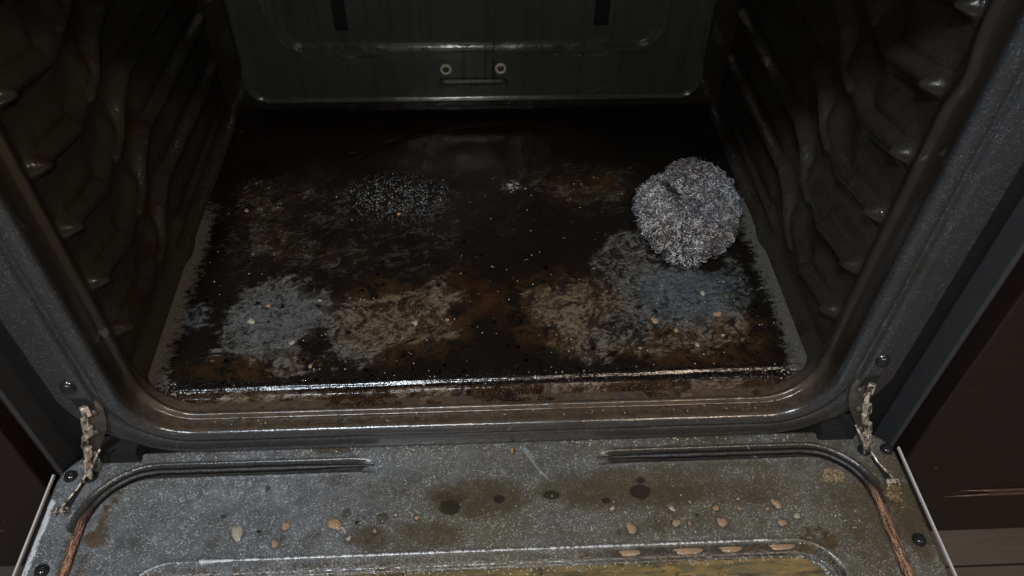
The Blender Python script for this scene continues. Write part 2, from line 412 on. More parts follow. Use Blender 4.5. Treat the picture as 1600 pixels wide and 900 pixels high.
# cavity floor -------------------------------------------------------
PA = [(-0.226, 0.154), (-0.207, 0.164), (-0.184, 0.165), (-0.136, 0.154), (-0.112, 0.14), (-0.089, 0.154), (-0.06, 0.161), (-0.037, 0.176), (-0.02, 0.144), (-0.024, 0.113), (-0.032, 0.082), (-0.063, 0.079), (-0.084, 0.068), (-0.126, 0.058), (-0.172, 0.053), (-0.197, 0.063), (-0.228, 0.073), (-0.227, 0.105)]
PD = [(0.035, 0.149), (0.064, 0.153), (0.092, 0.165), (0.112, 0.208), (0.137, 0.228), (0.163, 0.211), (0.181, 0.171), (0.212, 0.174), (0.247, 0.191), (0.259, 0.151), (0.245, 0.089), (0.21, 0.062), (0.132, 0.06), (0.072, 0.061), (0.05, 0.088), (0.036, 0.111)]
PB = [(-0.256, 0.296), (-0.234, 0.317), (-0.15, 0.317), (-0.153, 0.283), (-0.18, 0.269), (-0.17, 0.235), (-0.117, 0.206), (-0.068, 0.196), (-0.114, 0.171), (-0.198, 0.178), (-0.243, 0.201), (-0.259, 0.247)]
PE = [(0.022, 0.305), (0.057, 0.329), (0.175, 0.326), (0.164, 0.254), (0.098, 0.256), (0.061, 0.277), (0.035, 0.288)]
def ell(X, Y, cx, cy, rx, ry=None, soft=.5):
    ry = ry or rx; d = np.hypot((X-cx)/rx, (Y-cy)/ry); return sst(1+soft, 1-soft, d)
nx, ny = 330, 260
x = np.linspace(-.287, .287, nx); y = np.linspace(.012, .447, ny)
X, Y = np.meshgrid(x, y, indexing='ij')
dX = X+.034*(fbm(X*42, Y*42, 3)-.5); dY = Y+.034*(fbm(X*42, Y*42, 9)-.5)
pa = sst(-.012, .020, poly_sd(dX, dY, PA)); pd = sst(-.012, .022, poly_sd(dX, dY, PD))
pb = sst(-.016, .03, poly_sd(dX, dY, PB)); pe = sst(-.02, .03, poly_sd(dX, dY, PE))
clean = np.maximum.reduce([pa*1.15, pd*1.15, pb*.40, pe*.30])
clean = np.maximum(clean, .20*sst(.17, .20, Y)*sst(.30, .26, Y)*sst(.0, -.03, X)*sst(-.18, -.14, X))
clean = np.maximum(clean, ell(X, Y, -.257, .125, .018, .020)*.85)
smooth_l = ell(X, Y, -.178, .115, .040, .036); clean = clean+smooth_l*.7
smooth_r = ell(X, Y, .186, .140, .046, .036); clean = clean+smooth_r*.6
front = sst(.041, .038, Y)*sst(.286, .24, np.abs(X))
clean = np.maximum(clean, front*(.35+.75*sst(.45, .6, fbm(X*26+5, Y*60, 21))))
clean *= 1-.9*ell(X, Y, -.145, .088, .014, .02)
brown = np.maximum.reduce([ell(X, Y, -.068, .118, .062, .05), ell(X, Y, .075, .120, .055, .05), ell(X, Y, .16, .078, .09, .022)*.8, ell(X, Y, -.19, .066, .06, .018)*.6, front*.95, ell(X, Y, .225, .09, .03, .025)*.9, pb*.45, pe*.6])
brown *= 1-.7*ell(X, Y, .12, .098, .025, .02)
blue = np.maximum(ell(X, Y, .190, .140, .050, .035)*.95, np.maximum(ell(X, Y, -.182, .118, .045, .035)*.35, ell(X, Y, -.257, .125, .018, .020)*.8))
rust = np.maximum.reduce([ell(X, Y, -.002, .139, .024, .020), ell(X, Y, -.022, .168, .02, .012)*.5, ell(X, Y, .2, .058, .05, .01)*.4, front*.5])
xl = .287-np.abs(X)
strip = sst(.038, .012, xl)*sst(.31, .24, Y)*.98+sst(.045, .02, xl)*sst(.07, .045, Y)*.5
fleck = ell(X, Y, -.086, .283, .050, .034)+ell(X, Y, .035, .297, .012, .01)+.25*sst(.06, .04, Y)
Z = .0009*fbm(X*50, Y*50, 4)
faint = np.maximum.reduce([pb, pe*.85, .6*sst(.16, .19, Y)*sst(.31, .26, Y)*sst(.0, -.05, X)*sst(-.25, -.2, X), .7*pa, .7*pd])
ry = .046+.004*X/.27                                              # the embossed front ridge
rend = sst(.272, .262, np.abs(X))
Z += rend*.0044*np.exp(-((Y-ry)/.0026)**2)+rend*.0022*np.exp(-((Y-ry+.0068)/.0020)**2)
Z -= .002*sst(.024, .014, Y)
arc = np.hypot((X-.03)/1.0, (Y-.22)/.93)                          # faint circular emboss towards the back
Z += .0010*np.exp(-((arc-.205)/.0022)**2)*sst(.26, .32, Y)
Z -= .0008*np.exp(-(((X+.252)-(Y-.255)*.45)/.0016)**2)*sst(.22, .24, Y)*sst(.34, .32, Y)
Z += clean.clip(0, 1)*-.0002
V = np.stack([X, Y, Z], -1).reshape(-1, 3)
mesh_obj('cavity_floor', V, grid_faces(nx, ny), M['floor'], oven, True,
         dict(clean=clean, brown=brown, blue=blue, rust=rust, strip=strip, fleck=fleck.clip(0, 1), faint=faint, smoothp=np.maximum(smooth_l, smooth_r)))

# side walls with embossed rack supports ------------------------------
def side_wall(side):
    ys = np.linspace(.040, .447, 300); zs = np.linspace(.012, .405, 330)
    Yg, Zg = np.meshgrid(ys, zs, indexing='ij')
    w = .0022*(fbm(Yg*22+side*7, Zg*22, 31)-.5)
    Y2 = Yg+w; Z2 = Zg+.0022*(fbm(Yg*20, Zg*20+side*5, 35)-.5)
    H = np.zeros_like(Yg)
    def seg(P, rad, h, pw=2.2):
        nonlocal H
        for (a, b) in zip(P[:-1], P[1:]):
            a = np.array(a); b = np.array(b); e = b-a; t = np.clip(((Y2-a[0])*e[0]+(Z2-a[1])*e[1])/(e@e), 0, 1)
            d = np.hypot(Y2-a[0]-t*e[0], Z2-a[1]-t*e[1])
            H = np.maximum(H, h*np.exp(-(d/rad)**pw))
    for k in range(-1, 7):
        zk = .051+.0525*k
        if zk > 0:
            seg([(.068, zk+.001), (.088, zk-.001), (.124, zk-.010)], .0078, .0110, 2.6); H = H+.0035*np.exp(-(((Y2-.070)/.0035)**2+((Z2-zk)/.004)**2)); seg([(.078, zk+.010), (.12, zk+.004)], .010, .004)      # front knob
            seg([(.135, zk-.014), (.165, zk-.006), (.172, zk+.004)], .012, .0065)          # soft pad between
        zr = .019+.0545*(k+1)
        seg([(.45, zr-.008), (.32, zr-.004), (.225, zr), (.200, zr-.010), (.178, zr-.030), (.160, zr-.036)], .0062, .0100)
        seg([(.45, zr+.012), (.30, zr+.016), (.24, zr+.014)], .010, .0035)
    H += .006*np.exp(-((Yg-.052)/.005)**2)*0
    H *= sst(.0, .03, Zg)*sst(.447, .43, Yg)
    H += .0008*(fbm(Yg*45, Zg*45, 41)-.5)
    # fillet at the bottom, and the front edge turns towards the frame
    base = .2885-.010*sst(.062, .040, Yg)
    Xg = side*(base-H)
    nf = 10; ang = np.linspace(0, math.pi/2, nf+1)[:-1]
    VX = []; 
    Vg = np.stack([Xg, Yg, Zg], -1)
    fil = np.zeros((len(ys), nf, 3))
    for i, a in enumerate(ang):
        fil[:, i, 0] = side*(base[:, 0]-.012+.012*math.sin(a)-H[:, 0]); fil[:, i, 1] = ys; fil[:, i, 2] = .0012+.012*(1-math.cos(a))*.9
    Vg = np.concatenate([fil, Vg], 1)
    return mesh_obj('cavity_side_wall', Vg.reshape(-1, 3), grid_faces(len(ys), Vg.shape[1], flip=side < 0), M['wall'], oven)
side_wall(-1); side_wall(1)

m = MB(); m.box((0, .245, .411), (.60, .43, .008)); m.build('cavity_ceiling', M['wall'], oven, False)
m = MB(); m.box((0, .452, .205), (.60, .008, .41)); m.build('cavity_back_wall', M['wall'], oven, False)

# back cover ----------------------------------------------------------
nx, nz = 300, 220
x = np.linspace(-.262, .262, nx); z = np.linspace(.0150, .392, nz)
X, Zg = np.meshgrid(x, z, indexing='ij')
sd = rr_sd(X, Zg, 0, .2045, .262, .1895, .030)
yb = .428+.016*sst(-.010, 0, sd)**1.5
inner = rr_sd(X, Zg, -.004, .24, .203, .153, .026)
yb += .0035*sst(.004, -.006, inner)-.0006*np.exp(-((inner-.006)/.004)**2)*(.4+1.2*fbm(X*30, Zg*6, 71))
emb = rr_sd(X, Zg, -.003, .0435, .036, .0032, .003); yb += .0022*np.exp(-(emb/.0016)**2)-.0008*sst(.001, -.001, emb)
keep_pt = sd < .0005
for sx, z0 in ((-.141, .107), (.135, .111)):
    sl = rr_sd(X, Zg, sx, z0+.06, .0065, .06, .001); yb += .0
    keep_pt &= sl > 0
yb += .0008*(fbm(X*30, Zg*30, 55)-.5)
yb -= .0055*np.exp(-((sd+.0065)/.0026)**2)*sst(.07, .05, Zg)
K = keep_pt[:-1, :-1] & keep_pt[1:, :-1] & keep_pt[1:, 1:] & keep_pt[:-1, 1:]
drip = sst(.05, .03, np.abs(X))*sst(.10, .08, Zg)*sst(.030, .045, Zg)+.25
dirt = np.maximum(.95*np.exp(-((inner+.0005)/.0034)**2)*sst(.10, .085, Zg)*sst(.3, .6, fbm(X*40, Zg*40, 73)), .8*np.exp(-((emb-.0015)/.0012)**2))
dirt = np.maximum(dirt, .8*np.exp(-((Zg-.078-.008*X)/.0014)**2)*(np.abs(X) < .19)*(np.abs(X) > .045)*sst(.4, .55, fbm(X*50, Zg*20, 77)))
bc = mesh_obj('back_cover', np.stack([X, yb, Zg], -1).reshape(-1, 3), grid_faces(nx, nz, K), M['back'], oven, True, dict(drip=drip, dirt=dirt))
for sx, z0 in ((-.141, .107), (.135, .111)):
    m = MB(); m.box((sx, .440, z0+.06), (.018, .004, .126)); m.build('vent_slot', M['void'], bc, False)
for sx, sz in ((-.0327, .0615), (.0277, .0620)):
    m = MB(); m.lathe((sx, .4275, sz), [(.0064, 0), (.0064, .0016), (.0056, .0026), (.0040, .0026), (.0036, .0008)], (0, -1, 0))
    sc = m.build('screw', M['ring'], bc)
    m = MB(); m.lathe((sx, .4270, sz), [(.0036, 0), (.0034, .0012), (.0018, .0018), (.0004, .0019)], (0, -1, 0)); m.build('screw_socket', M['rustcore'], sc)
# crusty deposits on the line above the screws
m = MB()
for q in range(150):
    sgn = random.choice((-1, 1)); xx = sgn*random.uniform(.05, .185) if q % 3 else random.uniform(-.19, -.10); zz = (.078+.008*xx if random.random() < .6 else .087)+random.gauss(0, .0014)
    r = random.uniform(.0005, .0016)
    m.lathe((xx, .4262, zz), [(r, 0), (r*.9, r*.5), (r*.5, r*.9), (r*.1, r)], (0, -1, 0), 7)
tag(m.build('burnt_deposit', M['smoky'], bc), kind='stuff')

# front frame, a swept profile round the opening ----------------------
def rr_path(hw, z0, z1, rb, rtp, n=26, ns=120):
    P = []
    def arc(cx, cz, r, a0, a1):
        for a in np.linspace(a0, a1, n): P.append((cx+r*math.cos(a), cz+r*math.sin(a), math.cos(a), math.sin(a)))
    def line(a, b, nrm):
        for t in np.linspace(0, 1, ns)[1:-1]: P.append((a[0]+(b[0]-a[0])*t, a[1]+(b[1]-a[1])*t, *nrm))
    arc(hw-rb, z0+rb, rb, -math.pi/2, 0); line((hw, z0+rb), (hw, z1-rtp), (1, 0)); arc(hw-rtp, z1-rtp, rtp, 0, math.pi/2)
    line((hw-rtp, z1), (-hw+rtp, z1), (0, 1)); arc(-hw+rtp, z1-rtp, rtp, math.pi/2, math.pi); line((-hw, z1-rtp), (-hw, z0+rb), (-1, 0))
    arc(-hw+rb, z0+rb, rb, math.pi, 1.5*math.pi); line((-hw+rb, z0), (hw-rb, z0), (0, -1))
    return P
prof = [(.0100, .052), (.0060, .046), (.0030, .040), (.0022, .0350), (.0002, .0332), (-.0022, .0318), (-.0030, .0300), (-.0022, .0282), (.0002, .0268), (.0016, .0250), (.0012, .0180), (.0008, .0110), (-.0010, .0070), (-.0022, .0038), (-.0012, .0008),
        (.0018, -.0010), (.0046, -.0014), (.0076, -.0006), (.0098, .0016), (.0112, .0060), (.0128, .0088), (.0150, .0090), (.0172, .0050), (.0194, .0014), (.0215, .0010), (.0300, .0010), (.0400, .0010), (.0420, .0018), (.0428, .0040), (.0428, .0400)]
pth = rr_path(.2705, .0008, .398, .046, .040)
P2 = []; AI = []; AL = []
for (px, pz, nxn, nzn) in pth:
    b = max(0.0, -nzn); row = []
    for (o, yy) in prof:
        oo = o*(1-.36*b) if o > .008 and yy < .03 else o
        if yy > .033: oo = o*(1-b)+.0004*b
        y_ = yy-.0115*b*sst(.012, .030, yy)
        if yy > .036: y_ = yy*(1-b)+(.030)*b
        if nxn > .8 and yy > .02: y_ += -.006*math.exp(-((pz-.295)/.016)**2)          # the bead bends round the latch slot
        row.append((px+nxn*oo, y_, pz+nzn*oo)); AI.append(max((1.0 if yy > .009 else .0)*(1-b), .62 if .0105 < o < .0170 and yy > .003 else 0)*(1 if yy < .055 else 0)); AL.append(b*(1.0 if yy > .003 and o < .01 else .25))
    P2.append(row)
P2 = np.array(P2); ff = mesh_obj('front_frame', P2.reshape(-1, 3), grid_faces(P2.shape[0], P2.shape[1], closed_u=True, flip=True), M['frame'], oven, True, dict(inner=AI, lip=AL))
def dome(c, r, axis, parent, name='screw'):
    m = MB(); m.lathe(c, [(r*1.08, 0), (r*1.08, r*.10), (r, r*.14), (r*.97, r*.36), (r*.84, r*.62), (r*.60, r*.82), (r*.3, r*.92), (.0001, r*.95)], axis, 30)
    return m.build(name, M['screw'], parent)
for sx, sz in ((-.2965, .066), (.2945, .071)): dome((sx, .0010, sz), .0052, (0, -1, 0), ff)
for s in (-1, 1):
    m = MB()   # slot the hinge comes out of
    m.add([(s*.2885, .0004, .050), (s*.3005, .0004, .052), (s*.2985, .0004, .036), (s*.291, .0004, .012), (s*.286, .0004, .030)], [(0, 1, 2, 3, 4)] if s > 0 else [(4, 3, 2, 1, 0)])
    m.build('hinge_slot', M['void'], ff, False)
    m = MB(); m.box((s*.291, .006, -.030), (.030, .016, .024)); m.build('hinge_pocket', M['void'], ff, False)

# outer body: black sides, grey side trims, top
for s in (-1, 1):
    m = MB(); m.box((s*.3293, .253, .14), (.030, .46, .86)); m.build('side_panel', M['black'], oven, False)
    m = MB(); m.box((s*.3478, .24, .14), (.0046, .476, .86)); o = m.build('side_trim', M['sidegrey'], oven, False)
    bv = o.modifiers.new('bevel', 'BEVEL'); bv.width = .0015; bv.segments = 3
m = MB(); m.box((0, .25, .50), (.62, .46, .16)); m.box((0, .04, .455), (.62, .04, .06)); m.build('control_housing', M['black'], oven, False)
m = MB(); m.box((0, .25, -.165), (.62, .44, .21)); m.build('lower_drawer', M['black'], oven, False)

# ------------------------------------------------------------------ DOOR
ZD = -.032
xs = np.linspace(-.3400, .3400, 400)
ysd = np.concatenate([np.linspace(-.432, -.15, 50)[:-1], np.linspace(-.15, .010, 190)])
X, Y = np.meshgrid(xs, ysd, indexing='ij')
outer = rr_sd(X, Y, 0, -.211, .340, .221, .030)
Z = np.full(X.shape, ZD)
Z -= .006*sst(-.006, .0, outer)**2
gl = rr_sd(X, Y, 0, -.212, .3075, .2005, .048)                     # gasket line
# gasket y at the top is about -.0115
gap = sst(.085, .11, np.abs(X)); topzone = (Y > -.06)
gd = np.where(topzone & (np.abs(X) < .2), gap, 1.0)
Z -= (.0062*np.exp(-(gl/.0052)**4))*gd+.0012*np.exp(-(gl/.012)**2)*(1-gd)
Z += .0020*sst(-.004, -.010, gl)*sst(-.030, -.012, gl)*gd
Z += .0017*np.exp(-((gl+.0072)/.0013)**2)*gd
Z += .0030*sst(-.02, -.06, gl)
win = rr_sd(X, Y, 0, -.2375, .2625, .1475, .036)                  # window recess
Z -= .0075*sst(.0015, -.0065, win)+.0024*sst(-.0080, -.0100, win)
Z += .0010*np.exp(-((win-.001)/.0018)**2)
Z += .0006*(fbm(X*28, Y*28, 61)-.5)
hole = np.zeros_like(X)
keepw = win > -.0180
keepo = outer < .0006
slotm = np.ones_like(keepo)
K = keepw & keepo
K = K[:-1, :-1] & K[1:, :-1] & K[1:, 1:] & K[:-1, 1:]
olive = np.maximum.reduce([ell(X, Y, -.006, -.045, .045, .02)*.9, ell(X, Y, -.081, -.035, .03, .015)*.45, ell(X, Y, -.06, -.075, .05, .014)*.85, ell(X, Y, -.135, -.075, .035, .01)*.6,
    ell(X, Y, .12, -.04, .10, .022)*.85, ell(X, Y, .06, -.005, .10, .014)*.55, ell(X, Y, .165, -.073, .06, .012)*.6, ell(X, Y, .288, -.078, .02, .05)*.8, ell(X, Y, -.125, .005, .02, .006), ell(X, Y, -.115, -.024, .02, .01)*.6, ell(X, Y, .325, -.07, .014, .04)*1.1])
olive = np.maximum(olive, sst(.012, .0, win)*.25)
olive = np.maximum(olive, .65*sst(.10, .14, X)*sst(-.09, -.05, Y))
film = (.15+.85*sst(-.18, .04, X))*(.55+.45*sst(-.02, -.05, Y))*(.6+.8*fbm(X*22, Y*30, 91))
dark = np.maximum.reduce([ell(X, Y, -.029, -.052, .0085, .007, .25), ell(X, Y, .009, -.046, .0048, .0042, .3), ell(X, Y, .050, -.044, .0070, .0046, .3), ell(X, Y, .120, -.044, .0088, .0068, .25), ell(X, Y, .122, -.034, .004, .003, .4), ell(X, Y, .092, -.051, .004, .003, .4), ell(X, Y, -.108, -.054, .005, .006, .5)*.7, ell(X, Y, -.171, -.030, .002, .003, .4), ell(X, Y, -.2, -.053, .0025, .002, .4), ell(X, Y, -.03, -.043, .018, .007, .5)*.6])
dark = np.maximum(dark, .8*sst(.002, -.002, win)*sst(.03, .1, X)*sst(-.016, -.009, win))
dark = np.maximum(dark, 1.3*np.exp(-((gl-.003)/.0062)**4)*gd*topzone)  # shadow in the gasket groove, painted into the dark mask
gunk = np.maximum.reduce([ell(X, Y, -.287, -.050, .007, .022)*.75, ell(X, Y, -.283, -.022, .004, .014)*.75, ell(X, Y, -.290, -.068, .010, .009)*.95, ell(X, Y, -.293, -.1, .007, .03)*.7, ell(X, Y, .318, -.055, .008, .016)*.8, ell(X, Y, .246, -.09, .018, .012)*.85, sst(.001, -.003, win)*sst(-.014, -.008, win)*.62])
tan = np.maximum.reduce([ell(X, Y, .277, -.036, .0125, .0085), ell(X, Y, .321, -.054, .008, .015)*.9, ell(X, Y, .300, -.02, .012, .008)*.4, sst(.0, -.003, win)*sst(-.014, -.010, win)*.45])
pale_edge = sst(-.3295, -.3325, X)*sst(-.338, -.3355, X)*sst(-.028, -.036, Y)*.85+.45*ell(X, Y, -.215, -.090, .02, .004)+.75*np.exp(-((win-.0012)/.0014)**2)*(np.abs(X) < .21)*(Y > -.2)  # pale flecks along the left rim, pale line at the window edge
black = sst(.3355, .3378, X)
black = np.maximum(black, sst(-.3362, -.338, X))
DD = [(-0.187, -0.067, 0.0057), (-0.171, -0.067, 0.0024), (-0.152, -0.063, 0.0034), (-0.153, -0.072, 0.0019), (-0.158, -0.077, 0.0038), (-0.115, -0.063, 0.0053), (-0.104, -0.075, 0.0029), (-0.127, -0.071, 0.0014), (-0.08, -0.059, 0.0039), (-0.07, -0.057, 0.0015), (-0.099, -0.062, 0.0019), (-0.085, -0.07, 0.0029), (-0.09, -0.077, 0.0014), (-0.078, -0.076, 0.0014), (-0.054, -0.06, 0.0024), (0.096, -0.058, 0.0025), (0.108, -0.075, 0.0049), (0.098, -0.078, 0.0019), (0.142, -0.06, 0.003), (0.143, -0.072, 0.0039), (0.153, -0.073, 0.0024), (0.156, -0.08, 0.0019), (0.178, -0.073, 0.0044), (0.176, -0.061, 0.003), (0.157, -0.055, 0.0015), (0.16, -0.066, 0.0015), (0.194, -0.062, 0.002), (0.195, -0.054, 0.0015), (0.224, -0.059, 0.004), (0.216, -0.063, 0.002), (0.224, -0.075, 0.0039), (0.237, -0.07, 0.003), (0.235, -0.064, 0.0015)]
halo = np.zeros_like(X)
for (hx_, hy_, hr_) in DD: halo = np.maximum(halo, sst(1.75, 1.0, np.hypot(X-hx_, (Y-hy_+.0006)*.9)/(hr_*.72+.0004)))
door = empty('door', (0, 0, ZD)); door.parent = oven; door.matrix_parent_inverse = Matrix.Translation(oven.location).inverted()
def to_door(o):  # parent under the door while keeping world coordinates
    o.parent = door; o.matrix_parent_inverse = Matrix.Translation(Vector((0, 0, ZD))).inverted(); return o
def dpart(mb, name, mat, smooth=True): return to_door(mb.build(name, mat, None, smooth))
liner = to_door(mesh_obj('inner_panel', np.stack([X, Y, Z], -1).reshape(-1, 3), grid_faces(len(xs), len(ysd), K), M['liner'], None, True,
    dict(olive=olive, dark=dark, gunk=gunk, tan=tan, pale_edge=pale_edge, black=black, halo=halo, film=film)))
gx = np.linspace(-.248, .248, 120); gy = np.linspace(-.370, -.0985, 80); GX, GY = np.meshgrid(gx, gy, indexing='ij')
GZ = ZD+.003-.0086+.0009*(fbm(GX*60, GY*60, 81)-.5)
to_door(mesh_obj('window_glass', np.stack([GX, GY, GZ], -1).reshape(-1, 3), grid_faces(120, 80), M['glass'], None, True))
m = MB(); m.box((0, -.2105, -.062), (.672, .440, .034)); o = dpart(m, 'outer_shell', M['black'], False)
for s in (-1, 1):
    m = MB(); m.box((s*.3440, -.220, -.0375), (.0015, .424, .0024)); dpart(m, 'edge_trim', M['steel'], False)
# gasket: two lengths with a gap at the middle of the top edge
def gasket(s):
    P = []; R = []
    hw, yt, r = .3075, -.0115, .048
    for t in np.linspace(0, 1, 46): P.append((s*(.090+(hw-r-.090)*t), yt+.0012, 0)); R.append(.0006+.0022*min(1, t*3.0))
    for a in np.linspace(0, math.pi/2, 24)[1:]: P.append((s*(hw-r+r*math.sin(a)), yt-r+r*math.cos(a), 0)); R.append(.0030)
    for t in np.linspace(0, 1, 110)[1:]: P.append((s*hw, yt-r-.33*t, 0)); R.append(.0030+.0010*min(1, t*8))
    P = [(p[0], p[1]+.0017*(0 if p[1] > yt else math.exp(-((p[1]-yt)/.03)**2)*.6), ZD-.0020+.0002*math.sin(i*.9)) for i, p in enumerate(P)]
    m = MB(); m.tube(P, R, 12); V = np.array([tuple(v) for v in m.V])
    o = mesh_obj('gasket', V, m.F, M['gasket'], None, True, dict(brown=sst(-.040, -.062, V[:, 1])))
    return to_door(o)
gasket(-1); gasket(1)
for sx, sy in ((-.332, -.013), (-.311, -.014), (-.322, -.090), (.311, -.013), (.335, -.013), (.325, -.092)):
    sx *= .985 if abs(sx) > .33 else 1
    to_door(dome((sx, sy, ZD-.0003), .0050, (0, 0, 1), None))
for s in (-1, 1):
    m = MB(); a = [(s*.3135, -.020, ZD+.0012), (s*.3165, -.019, ZD+.0012), (s*.3255, -.040, ZD+.0012), (s*.3185, -.042, ZD+.0012)]
    m.add(a, [(0, 1, 2, 3)] if s < 0 else [(3, 2, 1, 0)]); dpart(m, 'hinge_slot', M['void'], False)

# hinge arms -----------------------------------------------------------
def hinge(s):
    root_name = 'hinge_arm'
    path = [Vector((s*.2945, -.001, .044)), Vector((s*.2935, -.004, .036)), Vector((s*.2950, -.007, .027)), Vector((s*.2975, -.0085, .017)), Vector((s*.3020, -.010, .005)), Vector((s*.3055, -.012, -.006)), Vector((s*.308, -.0135, -.017)), Vector((s*.3110, -.016, -.026))]
    m = MB()   # notched bright edge of the arm
    for i in range(len(path)-1):
        a, b = path[i], path[i+1]; d = b-a; L = d.length*(.93 if i % 2 else 1.02); w = (.0058, .0040, .0066, .0044, .0052, .0060, .0042)[i]
        q = Vector((0, 0, 1)).rotation_difference(d.normalized()).to_matrix()
        m.box((a+b)/2+Vector(((.0012, -.0010, .0004, -.0016, .0006, -.0008, .0004)[i], -.0010*(i % 2), 0)), (w, .0046, L), q)
    arm = m.build(root_name, M['hinge'], oven, False)
    bv = arm.modifiers.new('bevel', 'BEVEL'); bv.width = .0009; bv.segments = 2
    # sooty plate behind it
    m = MB(); inx = -s
    pl = [p+Vector((inx*.0015, .0026, 0)) for p in path]; pr = [p+Vector((inx*(.008+.004*math.sin(i*.7)), .006, -.001)) for i, p in enumerate(path)]
    V = []
    for a, b in zip(pl, pr): V += [a, b, a+Vector((0, .003, 0)), b+Vector((0, .003, 0))]
    F = []
    for i in range(len(pl)-1):
        o = i*4
        F += [(o, o+1, o+5, o+4), (o+2, o+6, o+7, o+3), (o, o+4, o+6, o+2), (o+1, o+3, o+7, o+5)]
    m.add(V, F); q = m.build('plate', M['hingedark'], arm, False)
    m = MB(); m.tube([path[-1]+Vector((-s*.001, 0, .004)), (s*.3165, -.026, -.0285), (s*.3245, -.041, -.0300)], .0010, 8); m.build('link_rod', M['hinge'], arm)
    m = MB(); m.tube([path[4]+Vector((-s*.008, 0, -.004)), (s*.3060, -.014, -.018), (s*.3085, -.018, -.0285)], .0010, 8); m.build('link_rod', M['hinge'], arm)
    m = MB(); m.box((s*.3225, -.0435, -.0292), (.0095, .0042, .0022)); m.box((s*.3182, -.0455, -.0294), (.0022, .0045, .002)); m.box((s*.3265, -.0455, -.0294), (.0022, .0045, .002))
    o = m.build('end_tab', M['hinge'], arm, False); bv = o.modifiers.new('bevel', 'BEVEL'); bv.width = .0006; bv.segments = 2
    for j in (1, 3, 5):
        m = MB(); c = path[j]+Vector((-s*.005, .0035, 0)); m.lathe(c, [(.0026, 0), (.0024, .0016), (.0012, .0022), (.0001, .0022)], (0, -1, .2), 16); m.build('rivet', M['hingedark'], arm)
hinge(-1); hinge(1)

